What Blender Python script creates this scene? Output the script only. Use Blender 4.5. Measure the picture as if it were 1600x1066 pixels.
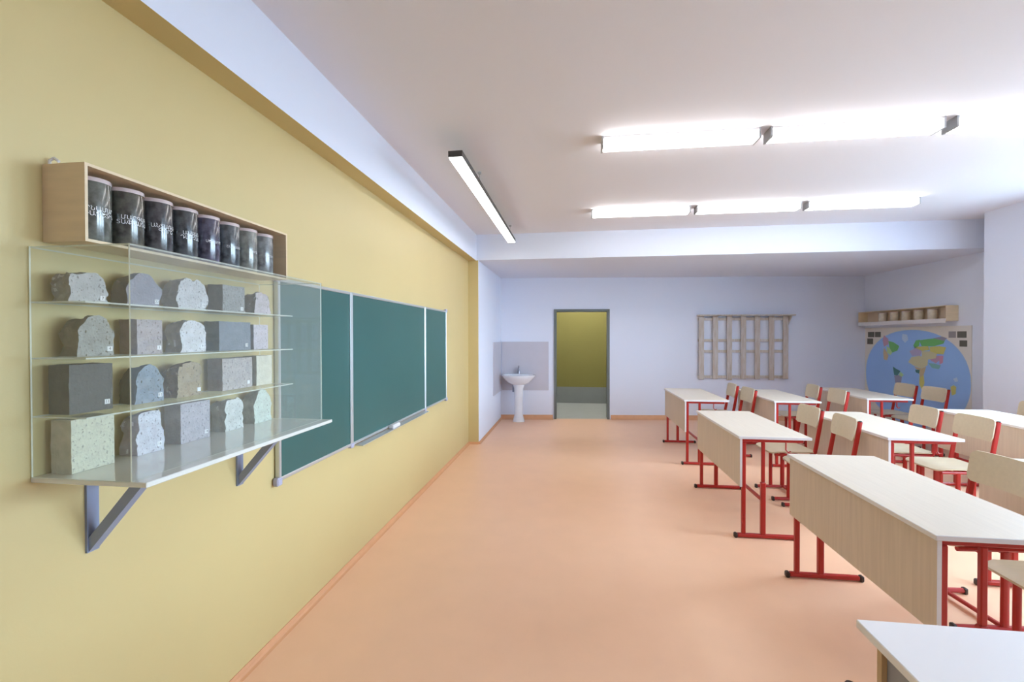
import bpy, bmesh, math, random
from mathutils import Vector, Matrix, noise

for o in list(bpy.data.objects):
    bpy.data.objects.remove(o, do_unlink=True)
SC = bpy.context.scene
COL = SC.collection

# ------------------------------------------------------------------ camera
YAW, PITCH, ROLL, FPX = 0.1333, -0.0101, -0.0017, 719.54
fw0 = Vector((-math.sin(YAW), math.cos(YAW), 0)); rt0 = Vector((math.cos(YAW), math.sin(YAW), 0)); up0 = Vector((0, 0, 1))
fw = fw0*math.cos(PITCH) + up0*math.sin(PITCH); up1 = up0*math.cos(PITCH) - fw0*math.sin(PITCH)
rt = rt0*math.cos(ROLL) + up1*math.sin(ROLL); up2 = up1*math.cos(ROLL) - rt0*math.sin(ROLL)
cam_d = bpy.data.cameras.new('camera'); cam = bpy.data.objects.new('camera', cam_d); COL.objects.link(cam)
m = Matrix((rt, up2, -fw)).transposed().to_4x4(); m.translation = Vector((0, 0, 1.4976)); cam.matrix_world = m
cam_d.sensor_width = 36.0; cam_d.sensor_fit = 'HORIZONTAL'; cam_d.lens = FPX/1600*36.0
cam_d.clip_start = 0.02; cam_d.clip_end = 200
SC.camera = cam

# ------------------------------------------------------------------ world, exposure
W = bpy.data.worlds.new('overcast_sky'); SC.world = W; W.use_nodes = True
bg = W.node_tree.nodes['Background']; bg.inputs[0].default_value = (0.62, 0.80, 1.0, 1); bg.inputs[1].default_value = 20.0
LAMP = 7.2            # strength of the lamps' opal diffusers
SC.view_settings.view_transform = 'Standard'; SC.view_settings.look = 'None'
SC.view_settings.gamma = 1.0; SC.view_settings.use_curve_mapping = False
SC.view_settings.exposure = 0.78
try:
    SC.cycles.max_bounces = 10; SC.cycles.diffuse_bounces = 6; SC.cycles.transparent_max_bounces = 32
    SC.cycles.sample_clamp_indirect = 8.0
except Exception:
    pass
# daylight enters through the three window openings of the right wall (sampling portals, no light of their own)
WIN = [(0.7, 2.0), (2.3, 3.6), (3.9, 5.2)]
for (a, b) in WIN:
    ld = bpy.data.lights.new('window_portal', 'AREA'); ld.shape = 'RECTANGLE'; ld.size = 1.62; ld.size_y = b - a
    ld.cycles.is_portal = True
    lo = bpy.data.objects.new('window_portal', ld); COL.objects.link(lo)
    lo.location = (5.26, (a+b)/2, 1.72); lo.rotation_euler = (0, math.radians(90), 0)

# ------------------------------------------------------------------ materials
def srgb(r, g, b):
    f = lambda c: (c/255/12.92) if c/255 <= 0.04045 else ((c/255+0.055)/1.055)**2.4
    return (f(r), f(g), f(b), 1)
def mat(name, col, rough=0.6, metal=0.0, var=0.0, vscale=6.0, stretch=(1, 1, 1), bump=0.0, bscale=60.0, coat=0.0, emit=None, spec=0.5, dark=None, spots=None):
    M = bpy.data.materials.new(name); M.use_nodes = True
    nt = M.node_tree; p = nt.nodes['Principled BSDF']
    p.inputs['Base Color'].default_value = col; p.inputs['Roughness'].default_value = rough
    p.inputs['Metallic'].default_value = metal; p.inputs['Specular IOR Level'].default_value = spec
    p.inputs['Coat Weight'].default_value = coat; p.inputs['Coat Roughness'].default_value = 0.06
    if emit:
        p.inputs['Emission Color'].default_value = emit[0]; p.inputs['Emission Strength'].default_value = emit[1]
    if var or bump:
        tc = nt.nodes.new('ShaderNodeTexCoord'); mp = nt.nodes.new('ShaderNodeMapping')
        mp.inputs['Scale'].default_value = stretch; nt.links.new(tc.outputs['Object'], mp.inputs[0])
    if var:
        n = nt.nodes.new('ShaderNodeTexNoise'); n.inputs['Scale'].default_value = vscale; n.inputs['Detail'].default_value = 6
        nt.links.new(mp.outputs[0], n.inputs['Vector'])
        r = nt.nodes.new('ShaderNodeValToRGB'); r.color_ramp.elements[0].position = 0.3; r.color_ramp.elements[1].position = 0.7
        d = dark if dark else tuple(c*(1-var) for c in col[:3])+(1,)
        r.color_ramp.elements[0].color = d; r.color_ramp.elements[1].color = tuple(min(1, c*(1+var*0.35)) for c in col[:3])+(1,)
        nt.links.new(n.outputs[0], r.inputs[0]); nt.links.new(r.outputs[0], p.inputs['Base Color'])
    if spots:
        n3 = nt.nodes.new('ShaderNodeTexNoise'); n3.inputs['Scale'].default_value = spots[1]; n3.inputs['Detail'].default_value = 3
        nt.links.new(mp.outputs[0], n3.inputs['Vector'])
        r3 = nt.nodes.new('ShaderNodeValToRGB'); r3.color_ramp.elements[0].position = 0.60; r3.color_ramp.elements[1].position = 0.66
        nt.links.new(n3.outputs[0], r3.inputs[0])
        mx = nt.nodes.new('ShaderNodeMixRGB'); mx.inputs[2].default_value = spots[0]
        nt.links.new(r3.outputs[0], mx.inputs[0]); nt.links.new(r.outputs[0], mx.inputs[1]); nt.links.new(mx.outputs[0], p.inputs['Base Color'])
    if bump:
        n2 = nt.nodes.new('ShaderNodeTexNoise'); n2.inputs['Scale'].default_value = bscale; n2.inputs['Detail'].default_value = 4
        nt.links.new(mp.outputs[0], n2.inputs['Vector'])
        b = nt.nodes.new('ShaderNodeBump'); b.inputs['Strength'].default_value = bump; b.inputs['Distance'].default_value = 0.01
        nt.links.new(n2.outputs[0], b.inputs['Height']); nt.links.new(b.outputs[0], p.inputs['Normal'])
    return M
def clear(name, tint, gloss=0.08, milk=0.06, milkcol=(0.9, 0.93, 0.92, 1), rough=0.02):
    M = bpy.data.materials.new(name); M.use_nodes = True; nt = M.node_tree
    for n in list(nt.nodes): nt.nodes.remove(n)
    out = nt.nodes.new('ShaderNodeOutputMaterial')
    t = nt.nodes.new('ShaderNodeBsdfTransparent'); t.inputs[0].default_value = tint
    g = nt.nodes.new('ShaderNodeBsdfGlossy'); g.inputs['Roughness'].default_value = rough
    d = nt.nodes.new('ShaderNodeBsdfDiffuse'); d.inputs[0].default_value = milkcol
    fr = nt.nodes.new('ShaderNodeLayerWeight'); fr.inputs[0].default_value = 0.3
    pw = nt.nodes.new('ShaderNodeMath'); pw.operation = 'POWER'; pw.inputs[1].default_value = 3.0
    nt.links.new(fr.outputs['Facing'], pw.inputs[0])
    a = nt.nodes.new('ShaderNodeMixShader'); b = nt.nodes.new('ShaderNodeMixShader')
    b.inputs[0].default_value = milk
    mul = nt.nodes.new('ShaderNodeMath'); mul.operation = 'MULTIPLY_ADD'; mul.inputs[1].default_value = gloss*6; mul.inputs[2].default_value = gloss*0.5
    nt.links.new(pw.outputs[0], mul.inputs[0]); mul.use_clamp = True
    nt.links.new(mul.outputs[0], a.inputs[0]); nt.links.new(t.outputs[0], a.inputs[1]); nt.links.new(g.outputs[0], a.inputs[2])
    nt.links.new(a.outputs[0], b.inputs[1]); nt.links.new(d.outputs[0], b.inputs[2]); nt.links.new(b.outputs[0], out.inputs[0])
    return M

M_CEIL = mat('ceiling_paint', srgb(228, 227, 234), 0.9, bump=0.03, bscale=200)
M_WHITE = mat('white_wall_paint', srgb(223, 229, 244), 0.85, bump=0.03, bscale=220)
M_YELLOW = mat('yellow_wall_paint', srgb(204, 185, 132), 0.45, var=0.03, vscale=1.5, bump=0.03, bscale=240)
M_FLOOR = mat('orange_linoleum', srgb(240, 195, 161), 0.42, var=0.025, vscale=5, bump=0.02, bscale=300, spec=0.35)
M_SKIRT = mat('orange_coving', srgb(216, 160, 118), 0.5, var=0.05, vscale=12)
M_OLIVE = mat('corridor_olive_paint', srgb(138, 130, 66), 0.7, var=0.03, vscale=2)
M_CGREY = mat('corridor_grey_panel', srgb(140, 144, 140), 0.6, var=0.05, vscale=4)
M_CFLOOR = mat('corridor_tile', srgb(186, 190, 186), 0.35, var=0.04, vscale=5)
M_DFRAME = mat('door_frame_grey', srgb(104, 112, 112), 0.45)
M_BOARD = mat('green_enamel', srgb(50, 95, 92), 0.38, var=0.07, vscale=1.2)
M_ALU = mat('aluminium', srgb(206, 210, 212), 0.35, metal=0.7)
M_CAPL = mat('lilac_plastic', srgb(176, 176, 200), 0.5)
M_PLY = mat('pale_plywood', srgb(224, 203, 170), 0.5, var=0.07, vscale=4, stretch=(2, 2, 14))
M_PLYE = mat('plywood_edge', srgb(226, 206, 184), 0.6)
M_GREYW = mat('aged_grey_wood', srgb(198, 193, 190), 0.7, var=0.14, vscale=5, stretch=(8, 8, 1.2), dark=srgb(184, 170, 154))
M_ACR = clear('acrylic', (0.965, 0.975, 0.965, 1), 0.05, 0.055)
M_ACRE = clear('acrylic_edge', (0.9, 0.95, 0.9, 1), 0.06, 0.62, (0.93, 0.97, 0.9, 1))
M_GLASS = clear('window_glass', (0.97, 0.99, 0.98, 1), 0.04, 0.0)
M_BASE = mat('white_glossy_shelf', srgb(222, 224, 218), 0.12, coat=0.6)
M_STEEL = mat('blue_grey_steel', srgb(138, 150, 178), 0.4, metal=0.1)
M_RED = mat('red_powder_coat', srgb(172, 36, 30), 0.35)
M_CAP = mat('black_plastic_cap', srgb(52, 40, 36), 0.5)
M_TOP = mat('desk_laminate', srgb(220, 209, 193), 0.36, var=0.05, vscale=3, stretch=(26, 1.2, 4))
M_PANEL = mat('desk_panel_laminate', srgb(206, 190, 172), 0.5, var=0.08, vscale=3, stretch=(20, 20, 1.2))
M_EDGE = mat('pale_edge_band', srgb(222, 220, 222), 0.4)
M_SEAT = mat('birch_plywood', srgb(208, 195, 168), 0.38, var=0.05, vscale=3, stretch=(1.5, 14, 14))
M_TTOP = mat('white_table_laminate', srgb(232, 230, 232), 0.34, var=0.02, vscale=3)
M_TGREY = mat('grey_table_panel', srgb(150, 150, 160), 0.5, var=0.05, vscale=4)
M_TTAN = mat('tan_table_panel', srgb(190, 160, 120), 0.5, var=0.06, vscale=4)
M_LAMPB = mat('dark_lamp_housing', srgb(74, 72, 70), 0.5)
M_LAMPG = mat('grey_lamp_cap', srgb(170, 172, 176), 0.5)
M_LAMPW = mat('opal_diffuser', (0.9, 0.9, 0.9, 1), 0.5, emit=((1.0, 0.985, 0.965, 1), LAMP))
M_WIRE = mat('steel_wire', srgb(130, 130, 132), 0.4)
M_CERAM = mat('white_ceramic', srgb(226, 230, 238), 0.15, coat=0.5)
M_SPLASH = mat('grey_splash_panel', srgb(196, 194, 204), 0.3, var=0.03, vscale=6)
M_CHROME = mat('dull_chrome', srgb(160, 158, 168), 0.3, metal=0.8)
M_SOIL = [mat('soil_%d' % i, c, 0.18, var=0.45, vscale=38, coat=0.5, dark=d) for i, (c, d) in enumerate([
    (srgb(110, 112, 104), srgb(62, 62, 56)), (srgb(92, 90, 80), srgb(40, 36, 32)), (srgb(84, 82, 84), srgb(34, 32, 34)),
    (srgb(84, 86, 88), srgb(28, 30, 30)), (srgb(90, 86, 104), srgb(36, 32, 44)), (srgb(96, 100, 104), srgb(36, 40, 44)),
    (srgb(134, 134, 128), srgb(88, 90, 84)), (srgb(136, 138, 138), srgb(84, 84, 84))])]
M_LID = mat('clear_lid_rim', srgb(206, 190, 190), 0.25, coat=0.4)
M_LETTER = mat('white_lettering', srgb(240, 240, 240), 0.6)
M_INK = mat('black_ink', srgb(30, 30, 32), 0.7)
M_TAG = mat('white_paper_tag', srgb(244, 244, 246), 0.7)
M_SAND = mat('pale_specimen', srgb(206, 196, 178), 0.3, var=0.15, vscale=20, coat=0.5)

# ------------------------------------------------------------------ mesh helpers
def link(o, parent=None):
    COL.objects.link(o)
    if parent is not None: o.parent = parent
    return o
def mesh_obj(name, bm, mats, parent=None, smooth=False, loc=(0, 0, 0)):
    bmesh.ops.recalc_face_normals(bm, faces=bm.faces[:])
    me = bpy.data.meshes.new(name); bm.to_mesh(me); bm.free()
    for mm in (mats if isinstance(mats, (list, tuple)) else [mats]): me.materials.append(mm)
    if smooth:
        for p in me.polygons: p.use_smooth = True
        try: me.set_sharp_from_angle(angle=math.radians(40))
        except Exception: pass
    o = bpy.data.objects.new(name, me); o.location = loc
    return link(o, parent)
def empty(name, loc=(0, 0, 0), rz=0.0):
    o = bpy.data.objects.new(name, None); o.empty_display_size = 0.1; o.location = loc; o.rotation_euler = (0, 0, rz)
    return link(o)
def tag(o, label, cat, group=None):
    o['label'] = label; o['category'] = cat
    if group: o['group'] = group
    return o
def struct(o):
    o['kind'] = 'structure'; return o
def add_box(bm, x0, x1, y0, y1, z0, z1, bev=0.0, mi=0, seg=1):
    vs = [bm.verts.new(c) for c in ((x0, y0, z0), (x1, y0, z0), (x1, y1, z0), (x0, y1, z0), (x0, y0, z1), (x1, y0, z1), (x1, y1, z1), (x0, y1, z1))]
    fs = [bm.faces.new([vs[i] for i in f]) for f in ((0, 3, 2, 1), (4, 5, 6, 7), (0, 1, 5, 4), (1, 2, 6, 5), (2, 3, 7, 6), (3, 0, 4, 7))]
    for f in fs: f.material_index = mi
    if bev:
        es = list({e for f in fs for e in f.edges})
        bmesh.ops.bevel(bm, geom=es, offset=bev, segments=seg, affect='EDGES', profile=0.5)
    return fs
def box(name, x0, x1, y0, y1, z0, z1, m, parent=None, bev=0.0, loc=(0, 0, 0), seg=1):
    bm = bmesh.new(); add_box(bm, x0, x1, y0, y1, z0, z1, bev, seg=seg)
    return mesh_obj(name, bm, m, parent, loc=loc)
def add_prism(bm, pts, d, mi=0):
    """pts: closed polygon of 3-D points, d: extrusion vector"""
    a = [bm.verts.new(p) for p in pts]; b = [bm.verts.new(Vector(p)+Vector(d)) for p in pts]; n = len(pts)
    fs = [bm.faces.new(a), bm.faces.new(b[::-1])]
    fs += [bm.faces.new((a[i], a[(i+1) % n], b[(i+1) % n], b[i])) for i in range(n)]
    for f in fs: f.material_index = mi
    return fs
def add_tube(bm, path, r, sides=8, sx=1.0, side=None, mi=0, caps=True):
    """tube along path; side = direction of the section's first axis, scaled by sx"""
    path = [Vector(p) for p in path]; rings = []
    for i, p in enumerate(path):
        t = (path[min(i+1, len(path)-1)] - path[max(i-1, 0)]).normalized()
        s = Vector(side) if side else (Vector((0, 0, 1)).cross(t) if abs(t.z) < 0.95 else Vector((0, 1, 0)))
        s = (s - t*s.dot(t)).normalized(); u = t.cross(s)
        rings.append([bm.verts.new(p + (s*math.cos(a)*sx + u*math.sin(a))*r) for a in [2*math.pi*k/sides for k in range(sides)]])
    for a, b in zip(rings, rings[1:]):
        for k in range(sides):
            f = bm.faces.new((a[k], a[(k+1) % sides], b[(k+1) % sides], b[k])); f.material_index = mi
    if caps:
        for rg in (rings[0], rings[-1]):
            f = bm.faces.new(rg); f.material_index = mi
def tube(name, path, r, m, parent=None, sides=8, sx=1.0, side=None, loc=(0, 0, 0)):
    bm = bmesh.new(); add_tube(bm, path, r, sides, sx, side); return mesh_obj(name, bm, m, parent, True, loc)
def add_lathe(bm, prof, cx=0, cy=0, seg=28, sx=1.0, sy=1.0, mi=0):
    rings = []
    for r, z in prof:
        if r < 1e-6: rings.append([bm.verts.new((cx, cy, z))])
        else: rings.append([bm.verts.new((cx+r*sx*math.cos(2*math.pi*k/seg), cy+r*sy*math.sin(2*math.pi*k/seg), z)) for k in range(seg)])
    for a, b in zip(rings, rings[1:]):
        for k in range(seg):
            q = [a[k % len(a)], a[(k+1) % len(a)], b[(k+1) % len(b)], b[k % len(b)]]
            q = list(dict.fromkeys(q))
            if len(q) > 2: f = bm.faces.new(q); f.material_index = mi
    for rg in (rings[0], rings[-1]):
        if len(rg) > 2: f = bm.faces.new(rg); f.material_index = mi
def lathe(name, prof, m, parent=None, loc=(0, 0, 0), seg=28, sx=1.0, sy=1.0):
    bm = bmesh.new(); add_lathe(bm, prof, 0, 0, seg, sx, sy); return mesh_obj(name, bm, m, parent, True, loc)
def panel(name, hw, hh, r, fn, m, parent=None, nx=10, ny=6):
    """rounded-corner sheet: fn(u, v, side) maps the sheet to 3-D, side 0/1 = the two faces"""
    bm = bmesh.new(); G = []
    for s in (0, 1):
        rows = []
        for i in range(nx+1):
            a = -1 + 2*i/nx; u = hw*math.sin(a*math.pi/2)
            ex = max(0.0, abs(u)-(hw-r)); h = hh - r + math.sqrt(max(0, r*r-ex*ex))
            rows.append([bm.verts.new(fn(u, h*(-1+2*j/ny), s)) for j in range(ny+1)])
        G.append(rows)
    for s in (0, 1):
        for i in range(nx):
            for j in range(ny):
                q = (G[s][i][j], G[s][i+1][j], G[s][i+1][j+1], G[s][i][j+1]); bm.faces.new(q)
    per = [(i, 0) for i in range(nx)] + [(nx, j) for j in range(ny)] + [(i, ny) for i in range(nx, 0, -1)] + [(0, j) for j in range(ny, 0, -1)]
    for k in range(len(per)):
        a, b = per[k], per[(k+1) % len(per)]
        bm.faces.new((G[0][a[0]][a[1]], G[0][b[0]][b[1]], G[1][b[0]][b[1]], G[1][a[0]][a[1]]))
    return mesh_obj(name, bm, m, parent, True)
def text_mesh(body, size, fn, name, m, parent, loc=(0, 0, 0)):
    """lettering as flat mesh; fn maps text x, y (centred) to 3-D"""
    cu = bpy.data.curves.new(name, 'FONT'); cu.body = body; cu.size = size; cu.align_x = 'CENTER'; cu.align_y = 'CENTER'
    cu.space_line = 0.85; cu.resolution_u = 3
    t = bpy.data.objects.new(name, cu); COL.objects.link(t)
    bpy.context.view_layer.update()
    me = bpy.data.meshes.new_from_object(t.evaluated_get(bpy.context.evaluated_depsgraph_get()))
    bpy.data.objects.remove(t); bpy.data.curves.remove(cu)
    for v in me.vertices: v.co = fn(v.co.x, v.co.y)
    me.materials.clear(); me.materials.append(m); me.name = name
    o = bpy.data.objects.new(name, me); o.location = loc
    return link(o, parent)
def copy_tree(o, parent=None):
    c = o.copy(); COL.objects.link(c); c.parent = parent
    for ch in [x for x in bpy.data.objects if x.parent == o]: copy_tree(ch, c)
    return c

# ------------------------------------------------------------------ the room shell
WX = -1.455                      # yellow wall plane
CZ = 2.905                       # ceiling
RX = 4.67                        # right wall (near part)
RF = 5.10                        # right wall beyond the pier
YB, TH = -2.6, 0.2
def by(x): return 8.39 + 0.1*x   # back wall runs slightly out of square
bm = bmesh.new(); add_prism(bm, [(-1.7, YB-0.2, -0.12), (5.5, YB-0.2, -0.12), (5.5, by(5.5)+0.03, -0.12), (-1.7, by(-1.7)+0.03, -0.12)], (0, 0, 0.12))
struct(mesh_obj('floor', bm, M_FLOOR))
struct(box('ceiling', -1.7, 5.5, YB-0.2, 6.27, CZ, CZ+0.15, M_CEIL))
struct(box('wall_left', WX-0.2, WX, YB, 6.27, 0, CZ, M_YELLOW))
bm = bmesh.new(); fs = add_box(bm, WX, -1.335, YB, 6.27, 2.545, CZ)       # shallow beam above the yellow wall: yellow underside, white face
for f in fs: f.material_index = 1 if f.calc_center_median().z < 2.55 else 0
struct(mesh_obj('trim_1', bm, [M_WHITE, M_YELLOW]))
# pier at the end of the yellow wall: yellow front, white side
bm = bmesh.new(); fs = add_box(bm, WX-0.2, -1.31, 6.27, 8.30, 0, 2.552)
for f in fs: f.material_index = 1 if f.calc_center_median().y < 6.3 else 0
struct(mesh_obj('wall_pier', bm, [M_WHITE, M_YELLOW]))
# lowered ceiling / beam across the far end
bm = bmesh.new(); add_prism(bm, [(-1.655, 6.27, 2.552), (5.35, 6.27, 2.552), (5.35, by(5.35), 2.552), (-1.655, by(-1.655), 2.552)], (0, 0, CZ-2.552+0.15))
struct(mesh_obj('ceiling_beam', bm, M_WHITE))
# back wall with the doorway
DX0, DX1, DZ = -0.326, 0.612, 1.957
def bw(name, x0, x1, z0, z1, m, off0=0.0, off1=0.2, parent=None):
    bm = bmesh.new(); add_prism(bm, [(x0, by(x0)+off0, z0), (x1, by(x1)+off0, z0), (x1, by(x1)+off1, z0), (x0, by(x0)+off1, z0)], (0, 0, z1-z0))
    return mesh_obj(name, bm, m, parent)
wb = struct(bw('wall_back', -1.655, DX0, 0, 2.552, M_WHITE))
bw('wall_piece', DX1, 5.35, 0, 2.552, M_WHITE, parent=wb); bw('wall_lintel', DX0, DX1, DZ, 2.552, M_WHITE, parent=wb)
# right wall: near part (with windows, outside the picture) and the recessed far part
wr = struct(box('wall_right', RX, 5.25, 5.2, 5.97, 0, CZ, M_WHITE))
ys = [YB] + [v for w in WIN for v in w]
for a, b in zip(ys[0::2], ys[1::2]): box('wall_piece', RX, 5.25, a, b, 0, CZ, M_WHITE, wr)
for (a, b) in WIN:
    box('wall_piece', RX, 5.25, a, b, 0, 0.9, M_WHITE, wr); box('wall_piece', RX, 5.25, a, b, 2.55, CZ, M_WHITE, wr)
struct(box('wall_right_far', RF, 5.35, 5.97, 9.05, 0, CZ, M_WHITE))
struct(box('wall_rear', -1.7, 5.5, YB-0.2, YB, 0, CZ, M_WHITE))
for i, (a, b) in enumerate(WIN):
    bm = bmesh.new()
    for (y0, y1, z0, z1) in ((a, a+0.06, 0.9, 2.55), (b-0.06, b, 0.9, 2.55), (a, b, 0.9, 0.96), (a, b, 2.49, 2.55), ((a+b)/2-0.03, (a+b)/2+0.03, 0.96, 2.49)):
        add_box(bm, 5.12, 5.18, y0, y1, z0, z1)
    wn = struct(mesh_obj('window_%d' % (i+1), bm, M_EDGE))
    box('pane', 5.147, 5.153, a+0.06, (a+b)/2-0.03, 0.96, 2.49, M_GLASS, wn); box('pane', 5.147, 5.153, (a+b)/2+0.03, b-0.06, 0.96, 2.49, M_GLASS, wn)
    box('window_sill', RX-0.06, 5.12, a, b, 0.88, 0.905, M_EDGE, wn)
struct(box('outdoor_ground', 5.4, 80, -60, 60, -3.6, -3.5, mat('outdoor_paving', srgb(128, 130, 126), 0.9, var=0.1, vscale=0.5)))  # unseen ground, added to cut light rising through the windows to the ceiling
# coved skirting in the colour of the floor
def cove(name, p0, p1, h, d, nrm):
    n = Vector((nrm[0], nrm[1], 0)).normalized(); t = Vector((p1[0]-p0[0], p1[1]-p0[1], 0))
    prof = [(0, 0), (d, 0), (d*0.55, h*0.14), (d*0.3, h*0.4), (0.004, h), (0, h)]
    bm = bmesh.new(); add_prism(bm, [(p0[0]+n.x*a, p0[1]+n.y*a, z) for a, z in prof], t)
    return struct(mesh_obj(name, bm, M_SKIRT))
cove('baseboard_left', (WX, YB), (WX, 6.27), 0.03, 0.03, (1, 0))
cove('baseboard_pier_front', (WX, 6.27), (-1.31, 6.27), 0.03, 0.03, (0, -1))
cove('baseboard_pier_side', (-1.31, 6.27), (-1.31, by(-1.31)), 0.03, 0.03, (1, 0))
nb = (0.1, -1)
cove('baseboard_back_1', (-1.31, by(-1.31)), (DX0-0.05, by(DX0-0.05)), 0.075, 0.09, nb)
cove('baseboard_back_2', (DX1+0.05, by(DX1+0.05)), (RF, by(RF)), 0.075, 0.09, nb)
cove('baseboard_right', (RF, 5.97), (RF, by(RF)), 0.06, 0.05, (-1, 0))
cove('baseboard_right_near', (RX, YB), (RX, 5.97), 0.06, 0.05, (-1, 0))
# door frame
dr = struct(bw('door_1', DX0-0.028, DX0+0.014, 0, DZ+0.028, M_DFRAME, -0.02, 0.215))
bw('door_jamb', DX1-0.014, DX1+0.028, 0, DZ+0.028, M_DFRAME, -0.02, 0.215, dr)
bw('door_head', DX0+0.014, DX1-0.014, DZ-0.014, DZ+0.028, M_DFRAME, -0.02, 0.215, dr)
# corridor beyond the doorway
bm = bmesh.new(); add_prism(bm, [(-3.1, by(-3.1)+0.0302, -0.12), (4.1, by(4.1)+0.0302, -0.12), (4.1, 10.6, -0.12), (-3.1, 10.6, -0.12)], (0, 0, 0.12))
struct(mesh_obj('corridor_floor', bm, M_CFLOOR))
struct(bw('corridor_wall_front', -3.1, -1.655, 0, 2.8, M_OLIVE))
cw = struct(box('corridor_wall', -3.0, 4.0, 10.42, 10.6, 0.36, 2.8, M_OLIVE))
box('wall_panel', -3.0, 4.0, 10.40, 10.6, 0.0, 0.36, M_CGREY, cw)
struct(box('corridor_ceiling', -3.0, 4.0, 8.2, 10.6, 2.8, 2.9, M_CEIL))
struct(box('corridor_end_left', -3.1, -3.0, 8.2, 10.6, 0, 2.8, M_OLIVE)); struct(box('corridor_end_right', 4.0, 4.1, 8.8, 10.6, 0, 2.8, M_OLIVE))

# ------------------------------------------------------------------ lamps
def ceiling_lamp(x0, x1, y, z, label, group, lift=0.001):
    t = empty('ceiling_lamp', ((x0+x1)/2, y, CZ)); L = (x1-x0)/2; h = z-CZ
    box('diffuser', -L+0.012, L-0.012, -0.06, 0.06, h, -lift-0.012, M_LAMPW, t, 0.008)
    box('back_plate', -L+0.012, L-0.012, -0.058, 0.058, -lift-0.012, -lift, M_EDGE, t)
    for s in (-1, 1): box('end_cap', s*L-0.012 if s > 0 else -L, L if s > 0 else -L+0.012, -0.064, 0.064, h-0.003, -lift, M_LAMPG, t)
    return tag(t, label, 'lamp', group)
NM = ('left', 'middle', 'right')
for y, rn in ((3.37, 'near'), (5.25, 'far')):
    for k, x0 in enumerate((0.196, 1.312, 2.428)):
        ceiling_lamp(x0, x0+1.054, y, 2.836, '%s glowing white tube lamp of the %s ceiling row' % (NM[k], 'larger nearer' if rn == 'near' else 'far smaller'), 'tube lamps on the ceiling')
# pendant lamp over the chalkboard
t = empty('pendant_lamp', (-0.80, 4.51, CZ))
box('housing', -0.05, 0.05, -1.44, 1.44, 2.722-CZ, 2.765-CZ, M_LAMPB, t, 0.002)
box('diffuser', -0.046, 0.046, -1.434, 1.434, 2.717-CZ, 2.7225-CZ, M_LAMPW, t)
for yy in (-0.62, 1.30):
    tube('suspension_wire', [(0.0, yy, 2.765-CZ), (0.0, yy, -0.012)], 0.0016, M_WIRE, t, 6)
    lathe('ceiling_rose', [(0.0, -0.014), (0.014, -0.014), (0.016, 0.0), (0.0, 0.0)], M_LAMPG, t, (0.0, yy, 0), 16)
tag(t, 'dark slim pendant lamp hanging lengthwise before the chalkboard', 'lamp')
# added lamp, unseen above the door head, to brighten the corridor
t = empty('corridor_fill_lamp', (0.2, 9.4, 2.8))
box('diffuser', -0.55, 0.55, -0.07, 0.07, -0.06, -0.012, mat('corridor_fill_diffuser', (0.9, 0.9, 0.9, 1), 0.5, emit=((1, 0.98, 0.95, 1), 34.0)), t, 0.006)
box('back_plate', -0.56, 0.56, -0.075, 0.075, -0.012, 0.0, M_LAMPG, t)
tag(t, 'added unseen lamp brightening the corridor beyond the open doorway', 'lamp')

# ------------------------------------------------------------------ chalkboard
BY0, BZ0, BF = 2.076, 0.787, -1.428
cb = empty('chalkboard', (WX, BY0+1.5, BZ0))
def cbx(name, x0, x1, y0, y1, z0, z1, m, bev=0.0, parent=None): return box(name, x0-WX, x1-WX, y0-BY0-1.5, y1-BY0-1.5, z0-BZ0, z1-BZ0, m, parent or cb, bev)
secs = [(0, 0.75), (0.75, 2.25), (2.25, 3.0)]
for a, b in secs:
    cbx('green_panel', WX+0.004, BF-0.006, BY0+a+0.012, BY0+b-0.012, BZ0+0.012, BZ0+0.988, M_BOARD)
    cbx('top_rail', WX+0.003, BF, BY0+a+0.012, BY0+b-0.012, BZ0+0.982, BZ0+1.0, M_ALU, 0.003)
    cbx('bottom_rail', WX+0.003, BF, BY0+a+0.012, BY0+b-0.012, BZ0, BZ0+0.018, M_ALU, 0.003)
    for e in (a, b): cbx('side_rail', WX+0.003, BF+0.001, BY0+e-0.0005 if e == a else BY0+e-0.018, BY0+e+0.018 if e == a else BY0+e+0.0005, BZ0+0.002, BZ0+0.998, M_ALU, 0.003)
for a in (0, 3.0):
    for z in (0, 1.0): cbx('corner_cap', WX+0.002, BF+0.006, BY0+a-0.02, BY0+a+0.02, BZ0+z-0.02, BZ0+z+0.02, M_CAPL, 0.006)
for a in (0.75, 2.25): cbx('hinge_cap', WX+0.002, BF+0.005, BY0+a-0.02, BY0+a+0.02, BZ0-0.014, BZ0+0.018, M_CAPL, 0.005)
cbx('chalk_tray', BF-0.01, BF+0.05, BY0+0.80, BY0+2.2, BZ0-0.012, BZ0-0.006, M_ALU)
tag(cb, 'long green three-panel chalkboard with aluminium frame on yellow wall', 'chalkboard')
er = box('chalkboard_eraser', -0.022, 0.022, -0.07, 0.07, 0, 0.03, M_EDGE, None, 0.006, (BF+0.026, 3.47, BZ0-0.0055))
tag(er, 'small white eraser lying under the chalkboard middle panel', 'eraser')

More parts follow.
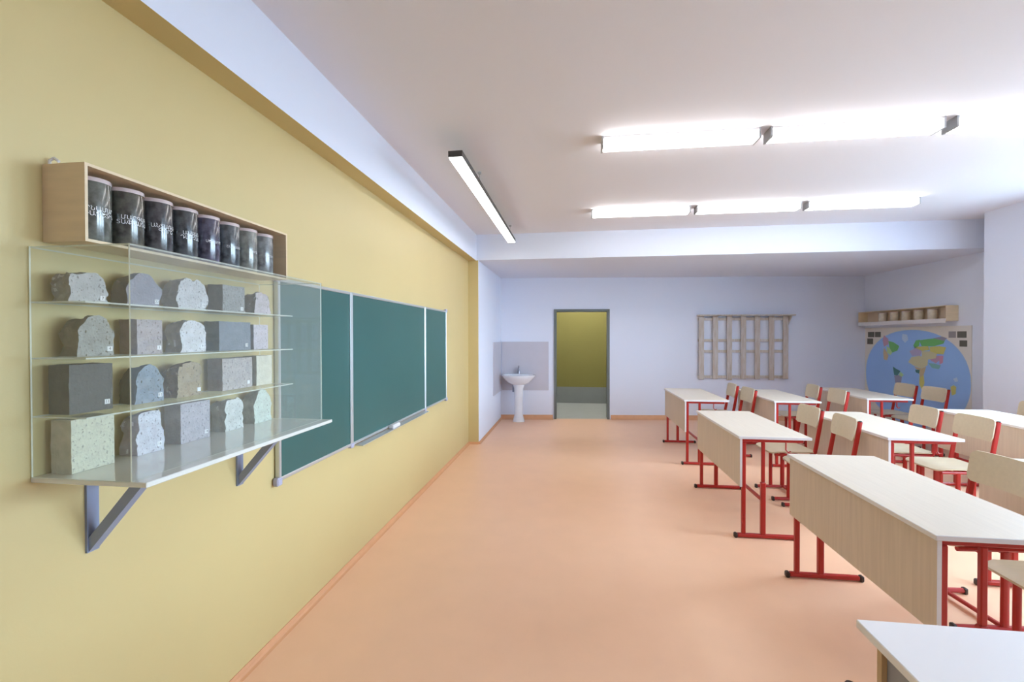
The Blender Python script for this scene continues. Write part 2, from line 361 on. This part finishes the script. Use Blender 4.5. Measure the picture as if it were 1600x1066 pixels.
# ------------------------------------------------------------------ display shelf on the yellow wall
SY0, SY1, SZ = 1.056, 1.985, 1.118
sh = empty('wall_shelf', (WX, (SY0+SY1)/2, SZ))
hy = (SY1-SY0)/2
box('shelf_board', 0.0, 0.355, -hy, hy, -0.014, 0.0, [M_BASE], sh, 0.002)
for yy in (1.212, 1.835):
    y = yy-(SY0+SY1)/2
    br = box('bracket', 0.0, 0.008, y-0.018, y+0.018, -0.27, -0.014, M_STEEL, sh)
    box('bracket_arm', 0.008, 0.24, y-0.018, y+0.018, -0.024, -0.0142, M_STEEL, br)
    bm = bmesh.new(); add_prism(bm, [(0.008, y-0.014, -0.268), (0.008, y-0.014, -0.225), (0.185, y-0.014, -0.024), (0.225, y-0.014, -0.024)], (0, 0.028, 0))
    mesh_obj('bracket_brace', bm, M_STEEL, br)
    lathe('screw', [(0, 0), (0.006, 0), (0.006, 0.002), (0, 0.003)], M_CHROME, br, (0.011, y, -0.25), 10).rotation_euler = (0, math.radians(90), 0)
tag(sh, 'glossy white wall shelf on two blue-grey brackets below the stones', 'shelf')
def acryl(name, x0, x1, y0, y1, z0, z1, parent):
    """clear sheet whose thin sides are the paler cut edges"""
    d = (x1-x0, y1-y0, z1-z0); k = d.index(min(d)); bm = bmesh.new(); fs = add_box(bm, x0, x1, y0, y1, z0, z1)
    bm.normal_update()
    for f in fs: f.material_index = 0 if abs(f.normal[k]) > 0.5 else 1
    return mesh_obj(name, bm, [M_ACR, M_ACRE], parent)
ca = empty('display_case', (WX, (SY0+SY1)/2, SZ)); CT = 1.742-SZ; FX = -1.147-WX
acryl('side_panel', 0.004, FX, -hy, -hy+0.004, 0.0005, CT, ca); acryl('side_panel', 0.004, FX, hy-0.016, hy-0.012, 0.0005, CT, ca)
acryl('front_panel', FX, FX+0.004, -hy, hy-0.012, 0.0005, CT, ca)
acryl('top_panel', 0.004, FX, -hy+0.0042, hy-0.0162, CT-0.004, CT-0.0002, ca)
SHZ = [1.594, 1.442, 1.283]
for z in SHZ: acryl('shelf_sheet', 0.001, -1.283-WX, -hy+0.0042, hy-0.0162, z-SZ-0.004, z-SZ, ca)
tag(ca, 'clear acrylic display case with three inner shelves of stones', 'display case')

# stones: (row, y0, y1, z top, depth back, style, colour, side colour with shade mixed in, tag text, label)
RZ = [1.594, 1.442, 1.283, SZ]
ST = [
 (0, 1.095, 1.196, 1.683, 'rough', (196, 196, 198), (150, 148, 146), '7', 'speckled pale grey stone, leftmost on the top acrylic shelf'),
 (0, 1.256, 1.376, 1.706, 'dome', (150, 148, 160), (124, 122, 128), '22', 'mauve grey domed stone, second on the top acrylic shelf'),
 (0, 1.440, 1.571, 1.707, 'rough', (206, 206, 210), (168, 166, 166), '15', 'rough whitish grey stone, third on the top acrylic shelf'),
 (0, 1.650, 1.772, 1.704, 'block', (158, 158, 158), (120, 118, 112), '6', 'grey stone with darker side, fourth on the top acrylic shelf'),
 (0, 1.835, 1.930, 1.693, 'rough', (206, 196, 204), (150, 140, 130), None, 'pale pinkish stone, rightmost on the top acrylic shelf'),
 (1, 1.112, 1.216, 1.560, 'dome', (172, 174, 172), (128, 122, 108), '4', 'grey arched stone with brown side, leftmost on second acrylic shelf'),
 (1, 1.289, 1.379, 1.553, 'block', (182, 172, 172), (150, 136, 136), '1', 'pinkish grey cut stone, second on the second acrylic shelf'),
 (1, 1.454, 1.562, 1.559, 'rough', (226, 226, 232), (186, 182, 180), '9', 'brightest white stone, third on the second acrylic shelf'),
 (1, 1.630, 1.806, 1.558, 'block', (132, 138, 150), (104, 114, 116), '10', 'wide blue-grey cut block on the second acrylic shelf'),
 (1, 1.826, 1.920, 1.550, 'block', (206, 198, 208), (178, 170, 170), None, 'pale lilac block, rightmost on the second acrylic shelf'),
 (2, 1.089, 1.209, 1.420, 'block', (100, 102, 104), (92, 94, 94), '11', 'dark charcoal cut block, leftmost on the third acrylic shelf'),
 (2, 1.283, 1.383, 1.407, 'dome', (148, 160, 174), (78, 86, 84), '12', 'bluish rounded stone with dark side on third acrylic shelf'),
 (2, 1.437, 1.545, 1.404, 'rough', (174, 158, 132), (128, 110, 84), '', 'brown sandy stone, third on the third acrylic shelf'),
 (2, 1.645, 1.815, 1.410, 'block', (190, 182, 178), (150, 142, 142), '', 'wide pinkish grey block, fourth on the third acrylic shelf'),
 (2, 1.842, 1.945, 1.413, 'block', (222, 218, 200), (190, 186, 164), None, 'cream block, rightmost on the third acrylic shelf'),
 (3, 1.093, 1.213, 1.267, 'block', (216, 216, 196), (196, 194, 182), None, 'large cream pitted block, leftmost on the white wall shelf'),
 (3, 1.286, 1.377, 1.254, 'rough', (216, 216, 226), (170, 162, 172), '16', 'whitish lilac rough stone, second on the white wall shelf'),
 (3, 1.450, 1.581, 1.259, 'block', (186, 180, 188), (152, 150, 158), '18', 'lilac grey cut block, third on the white wall shelf'),
 (3, 1.657, 1.760, 1.246, 'rough', (220, 222, 220), (160, 162, 158), None, 'small white stone with grey side on the white wall shelf'),
 (3, 1.825, 1.940, 1.264, 'dome', (216, 226, 216), (176, 180, 170), None, 'pale greenish knobbly stone, rightmost on the white wall shelf'),
]
XF = -1.372
rnd = random.Random(4)
for si, (r, y0, y1, zt, style, c1, c2, txt, lab) in enumerate(ST):
    z0 = RZ[r]; cy = (y0+y1)/2; hw = (y1-y0)/2; H = zt-z0; xb = WX+0.018; dp = XF-xb
    amp = {'block': 0.0016, 'rough': 0.011, 'dome': 0.008}[style]
    def outline(s, t):      # s,t in [-1,1] across the front: shaped silhouette
        if style == 'block': return s, t
        k = 0.30 if style == 'dome' else 0.16
        up = max(0.0, t)
        w = 1 - k*up**2.2 + 0.05*math.sin(3.1*t+si)
        top = 1 - (0.22 if style == 'dome' else 0.12)*abs(s)**2.4*(0.5+0.5*up)
        return s*w, -1+(t+1)*top
    bm = bmesh.new(); bmesh.ops.create_cube(bm, size=2.0)
    bmesh.ops.subdivide_edges(bm, edges=bm.edges[:], cuts=11, use_grid_fill=True)
    for v in bm.verts:
        s, t = outline(v.co.y, v.co.z); dpt = (v.co.x+1)/2
        taper = 1 - (0.10*(1-dpt) if style != 'block' else 0)
        p = Vector((dp*(dpt-1), s*hw*taper, (t+1)/2*H*taper))
        n = noise.noise_vector(p*34 + Vector((si*7.3, 0, 0)))*amp + noise.noise_vector(p*90+Vector((0, si*3.1, 0)))*amp*0.45
        if dpt > 0.99: n.x = min(0, n.x)*0.35
        if v.co.z < -0.99: n.z = 0; p.z = 0
        q = p + n; q.z = max(0.0, q.z); q.x = max(q.x, -dp-0.004)
        v.co = q
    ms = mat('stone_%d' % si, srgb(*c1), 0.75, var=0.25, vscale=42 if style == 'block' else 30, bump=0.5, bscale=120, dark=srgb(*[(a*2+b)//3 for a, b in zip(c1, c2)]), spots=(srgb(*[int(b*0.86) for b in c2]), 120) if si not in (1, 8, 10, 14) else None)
    md = mat('stone_shaded_side_%d' % si, srgb(*c2), 0.85, var=0.2, vscale=40, bump=0.3, bscale=140)  # rough broken sides, painted darker for the shade on them
    bm.normal_update()
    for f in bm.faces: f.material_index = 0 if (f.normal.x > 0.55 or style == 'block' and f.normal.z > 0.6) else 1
    rk = mesh_obj('rock_sample', bm, [ms, md], None, style != 'block', (XF, cy, z0+0.0006))
    tag(rk, lab, 'rock', 'rock samples in the display case')
    if txt is not None:
        ty, tz = hw*0.72, H*0.14+0.004
        pt = box('number_tag', 0.0005, 0.0014, ty-0.0075, ty+0.0075, tz-0.007, tz+0.007, M_TAG, rk)
        if txt: text_mesh(txt, 0.0125, lambda x, y: (0.0018, ty+x, tz+y), 'number', M_INK, pt)

# ------------------------------------------------------------------ plywood box of soil jars
JB0, JB1, JZ0, JZ1, JF = 1.092, 1.985, 1.764, 1.975, -1.319
jb = empty('jar_box', (WX, (JB0+JB1)/2, JZ0)); jh = (JB1-JB0)/2; jd = JF-WX; jH = JZ1-JZ0
box('bottom_board', 0.001, jd, -jh+0.008, jh-0.008, -0.004, 0.004, M_PLY, jb); box('top_board', 0.001, jd, -jh, jh, jH-0.008, jH, M_PLY, jb)
for s in (-1, 1): box('end_board', 0.001, jd, s*jh-(0.008 if s > 0 else 0), s*jh+(0 if s > 0 else 0.008), -0.004, jH-0.008, M_PLY, jb)
box('back_board', 0.001, 0.006, -jh+0.008, jh-0.008, 0.004, jH-0.008, M_PLYE, jb)
hk = tube('hanging_hook', [(0.010, -jh+0.012, jH), (0.010, -jh+0.012, jH+0.014), (0.020, -jh+0.016, jH+0.022), (0.032, -jh+0.018, jH+0.012)], 0.004, M_EDGE, jb, 6)
tag(jb, 'long pale plywood box of dark soil jars on yellow wall', 'box')
def jar(loc, r, H, soil, text, tsize, label, group, phi0=-0.25, face=0.0):
    t = empty('soil_jar', loc)
    lathe('jar_body', [(0, 0), (r*0.97, 0), (r, 0.003), (r, H-0.016), (r*0.985, H-0.012), (0, H-0.012)], soil, t, seg=32)
    lathe('lid', [(0, H-0.0118), (r*1.005, H-0.0118), (r*1.005, H-0.003), (r*0.98, H), (0, H)], M_LID, t, seg=32)
    if text:
        rr = r*1.004
        text_mesh(text, tsize, lambda x, y: (rr*math.cos(phi0+face+x/rr), rr*math.sin(phi0+face+x/rr), H*0.47+y), 'lettering', M_LETTER, t)
    return tag(t, label, 'jar', group)
JT = ['ՐՆԱՄԱՐ\nԳԱԳԵՏԻՆ', 'ՄԱՐԳԱԳ\nՏԱՓԱՍՏԱՆ', 'ԱՆՏԱՌԱՅ\nԳՈՐՇ', 'ԱՆՏԱՌ\nԴԱՐՉՆԱ', 'ՍԵՎԱՀՈՂ', 'ՇԱԳԱՆԱԿ', 'ԳՈՐՇ', 'ԱՂՈՒՏ']
ORD = ['first soil jar from the left, half hidden by the box end', 'second soil jar from the left, olive black with two-line lettering',
       'third soil jar from the left in the plywood box', 'fourth soil jar from the left in the plywood box', 'fifth soil jar from the left, violet tinged',
       'sixth soil jar from the left in the plywood box', 'seventh soil jar from the left, paler grey', 'last soil jar on the right end of the plywood box']
for i in range(8):
    jar((-1.385, 1.160+0.105*i, JZ0+0.0045), 0.0485, 0.182, M_SOIL[i], JT[i], 0.0175 if i < 4 else 0.0135, ORD[i], 'soil jars in the plywood box', -0.12)

# ------------------------------------------------------------------ school desks
def make_desk():
    t = empty('school_desk')                      # origin: floor below the left front corner of the top, near end; top runs +Y
    bm = bmesh.new(); add_box(bm, 0, 0.5, 0, 1.2, 0.740, 0.760, 0.002); bm.normal_update()
    for f in bm.faces: f.material_index = 0 if f.normal.z > 0.9 else 1
    mesh_obj('table_top', bm, [M_TOP, M_EDGE], t)
    bm = bmesh.new(); fs = add_box(bm, 0.012, 0.028, 0.012, 1.188, 0.385, 0.7395); bm.normal_update()
    for f in bm.faces: f.material_index = 0 if abs(f.normal.x) > 0.9 else 1
    mesh_obj('modesty_panel', bm, [M_PANEL, M_EDGE], t)
    for y in (0.035, 1.165):
        fr = box('frame_rail', 0.03, 0.455, y-0.012, y+0.012, 0.7155, 0.7395, M_RED, t, 0.004)
        box('leg', 0.030, 0.058, y-0.014, y+0.014, 0.03, 0.7155, M_RED, t, 0.005)
        lg = box('leg', 0.163, 0.197, y-0.016, y+0.016, 0.03, 0.42, M_RED, t, 0.006)
        box('inner_tube', 0.168, 0.192, y-0.011, y+0.011, 0.42, 0.7155, M_RED, lg, 0.004)
        ft = box('foot_bar', 0.0, 0.40, y-0.0145, y+0.0145, 0.006, 0.034, M_RED, t, 0.006)
        for x0, x1 in ((-0.022, 0.002), (0.398, 0.422)): box('foot_cap', x0, x1, y-0.017, y+0.017, 0.0, 0.036, M_CAP, ft, 0.006)
        o = y-0.018 if y < 0.6 else y+0.018
        tube('bag_hook', [(0.33, o, 0.72), (0.33, o, 0.665), (0.345, o, 0.648), (0.362, o, 0.655)], 0.005, M_RED, t, 6)
    box('stretcher', 0.170, 0.190, 0.051, 1.149, 0.27, 0.295, M_RED, t, 0.004)
    return t
DESKS = [
 ((1.325, 1.884), 'nearest red-framed double desk, largest, beside the open floor'),
 ((1.203, 3.568), 'double desk of the front column with a chair seat under it, second from camera'),
 ((1.265, 5.536), 'leftmost far double desk standing before the bare white wall'),
 ((2.41, 1.93), 'double desk mostly hidden behind the nearest chair back at right edge'),
 ((2.255, 3.66), 'double desk in the middle of the room, its red end frame facing the camera'),
 ((2.25, 5.56), 'far double desk just below the wooden pallet rack, middle column'),
 ((3.59, 3.95), 'double desk at the right edge behind two chairs'),
 ((3.42, 5.92), 'far double desk standing before the world map'),
]
d0 = make_desk()
for i, ((x, y), lab) in enumerate(DESKS):
    d = d0 if i == 0 else copy_tree(d0)
    d.location = (x, y, 0); tag(d, lab, 'desk', 'double school desks')

# ------------------------------------------------------------------ school chairs (facing the chalkboard, -X)
def make_chair():
    t = empty('school_chair')
    def seat(u, v, s):     # u along depth (x), v along width (y)
        z = 0.452 - 0.010*math.cos(u/0.2*1.4)*max(0, 1-(v/0.2)**2) - (0.05*max(0, -u-0.13)/0.07*0.35)
        return (u, v, z - (0.011 if s else 0))
    panel('seat', 0.195, 0.19, 0.05, seat, M_SEAT, t, 12, 8)
    def back(u, v, s):     # u along width (y), v along height
        return (0.200 + 0.16*v + 0.026*(1-(u/0.19)**2) + (0.010 if s else 0), u, 0.752+v)
    panel('backrest', 0.183, 0.088, 0.035, back, M_SEAT, t, 12, 4)
    for s in (-1, 1):
        y = s*0.178
        tube('seat_rail', [(-0.165, y, 0.418), (0.145, y, 0.418), (0.170, y, 0.424), (0.182, y, 0.446)], 0.0125, M_RED, t, 8)
        bp = tube('back_post', [(0.178, y, 0.44), (0.190, y, 0.50), (0.217, y, 0.66), (0.2425, y, 0.822)], 0.0125, M_RED, t, 8, 1.5, (1, 0, 0))
        lathe('post_cap', [(0, 0), (0.014, 0), (0.012, 0.008), (0, 0.010)], M_CAP, bp, (0.2428, y, 0.821), 10)
        tube('leg', [(-0.045, y, 0.03), (-0.045, y, 0.41)], 0.0135, M_RED, t, 8, 1.3, (1, 0, 0))
        tube('leg', [(0.065, y, 0.03), (0.065, y, 0.41)], 0.0135, M_RED, t, 8, 1.5, (1, 0, 0))
        fb = tube('foot_bar', [(-0.175, y, 0.020), (0.185, y, 0.020)], 0.014, M_RED, t, 8)
        for x in (-0.19, 0.172): box('foot_cap', x, x+0.022, y-0.016, y+0.016, 0.0, 0.036, M_CAP, fb, 0.005)
    box('cross_bar', -0.055, -0.035, -0.166, 0.166, 0.392, 0.415, M_RED, t, 0.004)
    box('cross_bar', 0.055, 0.075, -0.166, 0.166, 0.392, 0.415, M_RED, t, 0.004)
    box('cross_bar', 0.055, 0.075, -0.166, 0.166, 0.012, 0.032, M_RED, t, 0.004)
    return t
CHAIRS = [
 ((2.08, 2.235), 'chair under the nearest desk, cut off by the right edge'),
 ((2.075, 2.79), 'large pale chair back leaning at the right edge behind nearest desk'),
 ((1.945, 4.12), 'nearer of two chairs behind the second front-column desk'),
 ((1.925, 4.64), 'farther of two chairs behind the second front-column desk'),
 ((1.93, 6.18), 'nearer of two chairs behind the leftmost far desk'),
 ((1.90, 6.70), 'leftmost chair back, seen against the white wall under the pallet rack'),
 ((2.985, 4.22), 'chair with full seat showing, right of the middle desk'),
 ((2.965, 4.75), 'farther of two chairs behind the middle desk'),
 ((2.965, 6.16), 'nearer of two chairs behind the far middle desk'),
 ((2.925, 6.68), 'farther of two chairs behind the far middle desk'),
 ((4.30, 6.52), 'nearer of two chairs seen against the blue world map'),
 ((4.25, 6.98), 'farther of two chairs seen against the blue world map'),
 ((4.22, 5.14), 'chair back cut off by the right edge before the white right wall'),
]
c0 = make_chair()
for i, ((x, y), lab) in enumerate(CHAIRS):
    c = c0 if i == 0 else copy_tree(c0)
    c.location = (x + (0.045 if i > 1 else 0), y, 0); c.rotation_euler = (0, 0, math.radians([0, 4, -3, 2, 3, -2, 2, -2, 1, -3, 4, 2, -2][i])); tag(c, lab, 'chair', 'red-framed school chairs')

# ------------------------------------------------------------------ teacher's table at the lower right corner
tt = empty('teacher_table', (1.04, 0.66, 0))
bm = bmesh.new(); add_box(bm, -0.312, 0.30, -0.56, 0.64, 0.738, 0.760, 0.002); mesh_obj('table_top', bm, M_TTOP, tt)
box('end_panel', -0.275, 0.27, 0.600, 0.618, 0.0, 0.7375, M_TTAN, tt, 0.001); box('end_panel', -0.275, 0.27, -0.538, -0.52, 0.0, 0.7375, M_TTAN, tt, 0.001)
box('modesty_panel', -0.262, -0.246, -0.52, 0.600, 0.14, 0.7375, M_TGREY, tt)
tag(tt, 'plain white-topped table at the lower right corner', 'table')
fc = lathe('rubber_foot', [(0, 0), (0.022, 0), (0.023, 0.012), (0.018, 0.022), (0.008, 0.027), (0, 0.028)], M_CAP, None, (1.165, 2.115, 0.0), 16)
tag(fc, 'small dark brown rubber foot on the floor by the table', 'rubber foot')

# ------------------------------------------------------------------ back wall: washbasin, splash panel, pallet rack
AB = math.atan(0.1)
sp = empty('splash_panel', (-1.31, by(-1.31), 0.52), AB)
box('back_sheet', 0.02, 0.862, -0.014, -0.002, 0.0, 0.88, M_SPLASH, sp)
tag(sp, 'grey splash panel behind the corner washbasin', 'splash panel')
s2 = box('side_sheet', 0.001, 0.012, -0.84, -0.03, 0.0, 0.88, M_SPLASH, None, 0, (-1.31, by(-1.31)+0.0, 0.52))
s2.name = 'splash_panel'; tag(s2, 'grey splash panel on the white pier left of the basin', 'splash panel')
wbx, wby = -0.985, by(-0.985)
sk = empty('washbasin', (wbx, wby-0.016, 0), AB)
lathe('pedestal', [(0, 0), (0.105, 0), (0.10, 0.03), (0.075, 0.12), (0.070, 0.35), (0.082, 0.58), (0.11, 0.66), (0, 0.66)], M_CERAM, sk, (0, -0.24, 0), 24, 1.0, 0.9)
bm = bmesh.new()
pr = [(0, 0.64), (0.10, 0.645), (0.19, 0.69), (0.262, 0.77), (0.285, 0.80), (0.29, 0.82), (0.265, 0.822), (0.235, 0.80), (0.16, 0.73), (0.05, 0.71), (0, 0.71)]
add_lathe(bm, pr, 0, -0.24, 32, 1.03, 0.82)
mesh_obj('bowl', bm, M_CERAM, sk, True)
box('tap_ledge', -0.25, 0.25, -0.10, -0.001, 0.765, 0.823, M_CERAM, sk, 0.012)
tp = lathe('tap', [(0, 0), (0.026, 0), (0.024, 0.01), (0.020, 0.07), (0.018, 0.11), (0, 0.115)], M_CHROME, sk, (0.0, -0.055, 0.823), 16)
tube('spout', [(0, -0.01, 0.07), (0, -0.08, 0.085), (0, -0.125, 0.075), (0, -0.13, 0.055)], 0.011, M_CHROME, tp, 8)
tube('lever', [(0, 0, 0.112), (0, -0.03, 0.14), (0, -0.075, 0.150)], 0.008, M_CHROME, tp, 8)
tube('drain_pipe', [(-0.10, -0.10, 0.50), (-0.10, -0.10, 0.66), (-0.06, -0.16, 0.69)], 0.016, M_STEEL, sk, 8)
tag(sk, 'white pedestal washbasin with tap in the far left corner', 'washbasin')

px0 = 2.20
pk = empty('pallet_rack', (px0, by(px0), 0.725), AB)
pl = 1.585; n = 7
for i in range(n):
    x = 0.045 + (pl-0.115)*i/(n-1)
    box('slat', x-0.045, x+0.045, -0.058, -0.040, 0.0+0.012*math.sin(i*2.3), 1.125, M_GREYW, pk, 0.002)
for z in (0.045, 0.50, 0.695, 1.075): box('rail', 0.0, pl-0.07, -0.040, -0.001, z-0.024, z+0.024, M_GREYW, pk, 0.002)
box('ledge', -0.02, pl+0.05, -0.155, -0.001, 1.127, 1.150, M_GREYW, pk, 0.002)
bm = bmesh.new(); add_prism(bm, [(pl-0.02, -0.001, 1.1265), (pl-0.02, -0.14, 1.1265), (pl-0.02, -0.001, 0.95)], (0.02, 0, 0)); mesh_obj('ledge_bracket', bm, M_GREYW, pk)
tag(pk, 'grey wooden pallet rack with ledge hung on the white back wall', 'rack')

# ------------------------------------------------------------------ right wall: world map and second jar box
MX = RF
mp = empty('world_map', (MX, 7.77, 0.10))
box('map_sheet', -0.010, -0.002, -1.09, 1.10, 0.0, 1.53, mat('map_paper', srgb(222, 218, 212), 0.5), mp)
PC = {k: mat('map_print_'+k, srgb(*v), 0.5) for k, v in dict(ocean=(150, 190, 244), pink=(190, 150, 180), green=(112, 186, 110), pale=(180, 216, 160), tan=(196, 176, 140), white=(190, 212, 242),
     dgreen=(70, 126, 130), grey=(150, 150, 176), lilac=(176, 166, 200), yellow=(206, 200, 116), cream=(206, 202, 166), rose=(206, 146, 176), teal=(130, 186, 190), photo=(92, 92, 84), photo2=(150, 146, 150)).items()}
def flat(name, pts, m, lay):
    bm = bmesh.new(); add_prism(bm, [(-0.0102-0.0004*lay, y-7.77, z-0.10) for y, z in pts], (-0.0003, 0, 0)); return mesh_obj(name, bm, m, mp)
flat('printed_ocean', [(7.762+1.08*math.copysign(abs(math.cos(a))**0.92, math.cos(a)), 0.86+0.725*math.copysign(abs(math.sin(a))**0.92, math.sin(a))) for a in [2*math.pi*k/48 for k in range(48)]], PC['ocean'], 0)
LAND = [
('pink', [(8.374, 1.506), (8.264, 1.443), (8.263, 1.359), (8.372, 1.315), (8.405, 1.421)]),
('green', [(8.264, 1.411), (8.142, 1.392), (8.009, 1.333), (8.052, 1.261), (8.17, 1.227), (8.232, 1.297)]),
('pale', [(8.309, 1.327), (8.232, 1.297), (8.17, 1.227), (8.215, 1.183), (8.293, 1.222)]),
('tan', [(8.372, 1.304), (8.293, 1.222), (8.261, 1.171), (8.291, 1.096), (8.37, 1.103), (8.387, 1.208)]),
('white', [(7.94, 1.525), (7.842, 1.514), (7.814, 1.436), (7.882, 1.386), (7.953, 1.445)]),
('dgreen', [(8.153, 1.001), (8.064, 0.966), (7.977, 0.942), (8.048, 0.865), (8.122, 0.869)]),
('grey', [(8.122, 0.859), (8.019, 0.878), (7.948, 0.864), (7.961, 0.772), (8.047, 0.682), (8.091, 0.729)]),
('pale', [(7.977, 0.932), (7.906, 0.887), (7.947, 0.854), (8.019, 0.878)]),
('lilac', [(7.785, 1.26), (7.666, 1.312), (7.537, 1.277), (7.561, 1.201), (7.731, 1.193)]),
('green', [(7.706, 1.349), (7.654, 1.427), (7.576, 1.437), (7.588, 1.352), (7.666, 1.302)]),
('green', [(7.589, 1.428), (7.415, 1.448), (7.203, 1.467), (7.102, 1.45), (7.134, 1.387), (7.294, 1.348), (7.537, 1.343)]),
('grey', [(7.319, 1.46), (7.158, 1.486), (7.069, 1.46), (7.134, 1.425)]),
('yellow', [(7.666, 1.331), (7.414, 1.346), (7.389, 1.291), (7.537, 1.268), (7.652, 1.283)]),
('yellow', [(7.389, 1.337), (7.202, 1.35), (7.089, 1.335), (7.133, 1.236), (7.247, 1.241), (7.377, 1.273)]),
('cream', [(7.537, 1.268), (7.377, 1.273), (7.247, 1.241), (7.269, 1.176), (7.412, 1.151), (7.536, 1.183)]),
('pink', [(7.412, 1.179), (7.316, 1.211), (7.212, 1.215), (7.2, 1.153), (7.268, 1.104), (7.351, 1.136)]),
('rose', [(7.212, 1.215), (7.133, 1.218), (7.143, 1.12), (7.199, 1.09)]),
('teal', [(7.411, 1.105), (7.268, 1.095), (7.176, 1.082), (7.21, 1.026), (7.338, 1.035)]),
('cream', [(7.811, 1.092), (7.744, 1.173), (7.587, 1.199), (7.412, 1.17), (7.423, 1.067), (7.534, 1.013), (7.689, 1.041)]),
('tan', [(7.689, 1.031), (7.534, 1.013), (7.447, 1.047), (7.496, 0.921), (7.558, 0.878), (7.598, 0.97)]),
('dgreen', [(7.663, 0.985), (7.572, 0.991), (7.584, 0.933), (7.649, 0.947)]),
('yellow', [(7.572, 0.925), (7.496, 0.921), (7.48, 0.806), (7.52, 0.68), (7.583, 0.781)]),
('yellow', [(7.008, 0.796), (6.955, 0.828), (6.913, 0.807), (6.922, 0.711), (6.985, 0.685)]),
('white', [(6.966, 0.913), (6.903, 0.936), (6.882, 0.887), (6.934, 0.873)])]
for i, (c, pts) in enumerate(LAND): flat('printed_land', pts, PC[c], 1+(i % 3))
for (a, b, z1, z0, c) in ((8.793, 8.619, 1.562, 1.473, 'photo'), (8.603, 8.454, 1.561, 1.474, 'photo'), (8.81, 8.652, 1.451, 1.353, 'photo'), (7.048, 6.925, 1.555, 1.468, 'photo2'), (6.905, 6.756, 1.554, 1.469, 'photo'), (6.867, 6.745, 1.434, 1.352, 'photo')):
    flat('printed_photo', [(a, z0), (b, z0), (b, z1), (a, z1)], PC[c], 1)
tag(mp, 'blue oval world map poster on the right wall', 'map')
B0, B1, Z0, Z1, dd = 6.90, 8.82, 1.70, 1.905, 0.15
jb2 = empty('jar_box', (RF, (B0+B1)/2, Z0)); h2 = (B1-B0)/2; H2 = Z1-Z0
box('bottom_board', -dd, -0.001, -h2+0.008, h2-0.008, -0.004, 0.004, M_PLY, jb2); box('top_board', -dd, -0.001, -h2, h2, H2-0.010, H2, M_PLY, jb2)
for s in (-1, 1): box('end_board', -dd, -0.001, s*h2-(0.010 if s > 0 else 0), s*h2+(0 if s > 0 else 0.010), -0.004, H2-0.010, M_PLY, jb2)
box('back_board', -0.006, -0.001, -h2+0.010, h2-0.010, 0.004, H2-0.010, M_PLYE, jb2)
box('front_lip', -dd-0.004, -dd, -h2, h2, -0.03, 0.03, M_EDGE, jb2)
tag(jb2, 'small plywood box of pale jars above the world map', 'box')
for i, y in enumerate((8.30, 8.02, 7.76, 7.50, 7.24)):
    jar((RF-0.078, y, Z0+0.0045), 0.055, 0.165, M_SAND, None, 0.01, 'pale jar above the world map, %s from the left' % ('first', 'second', 'third', 'fourth', 'fifth')[i], 'pale jars above the map')
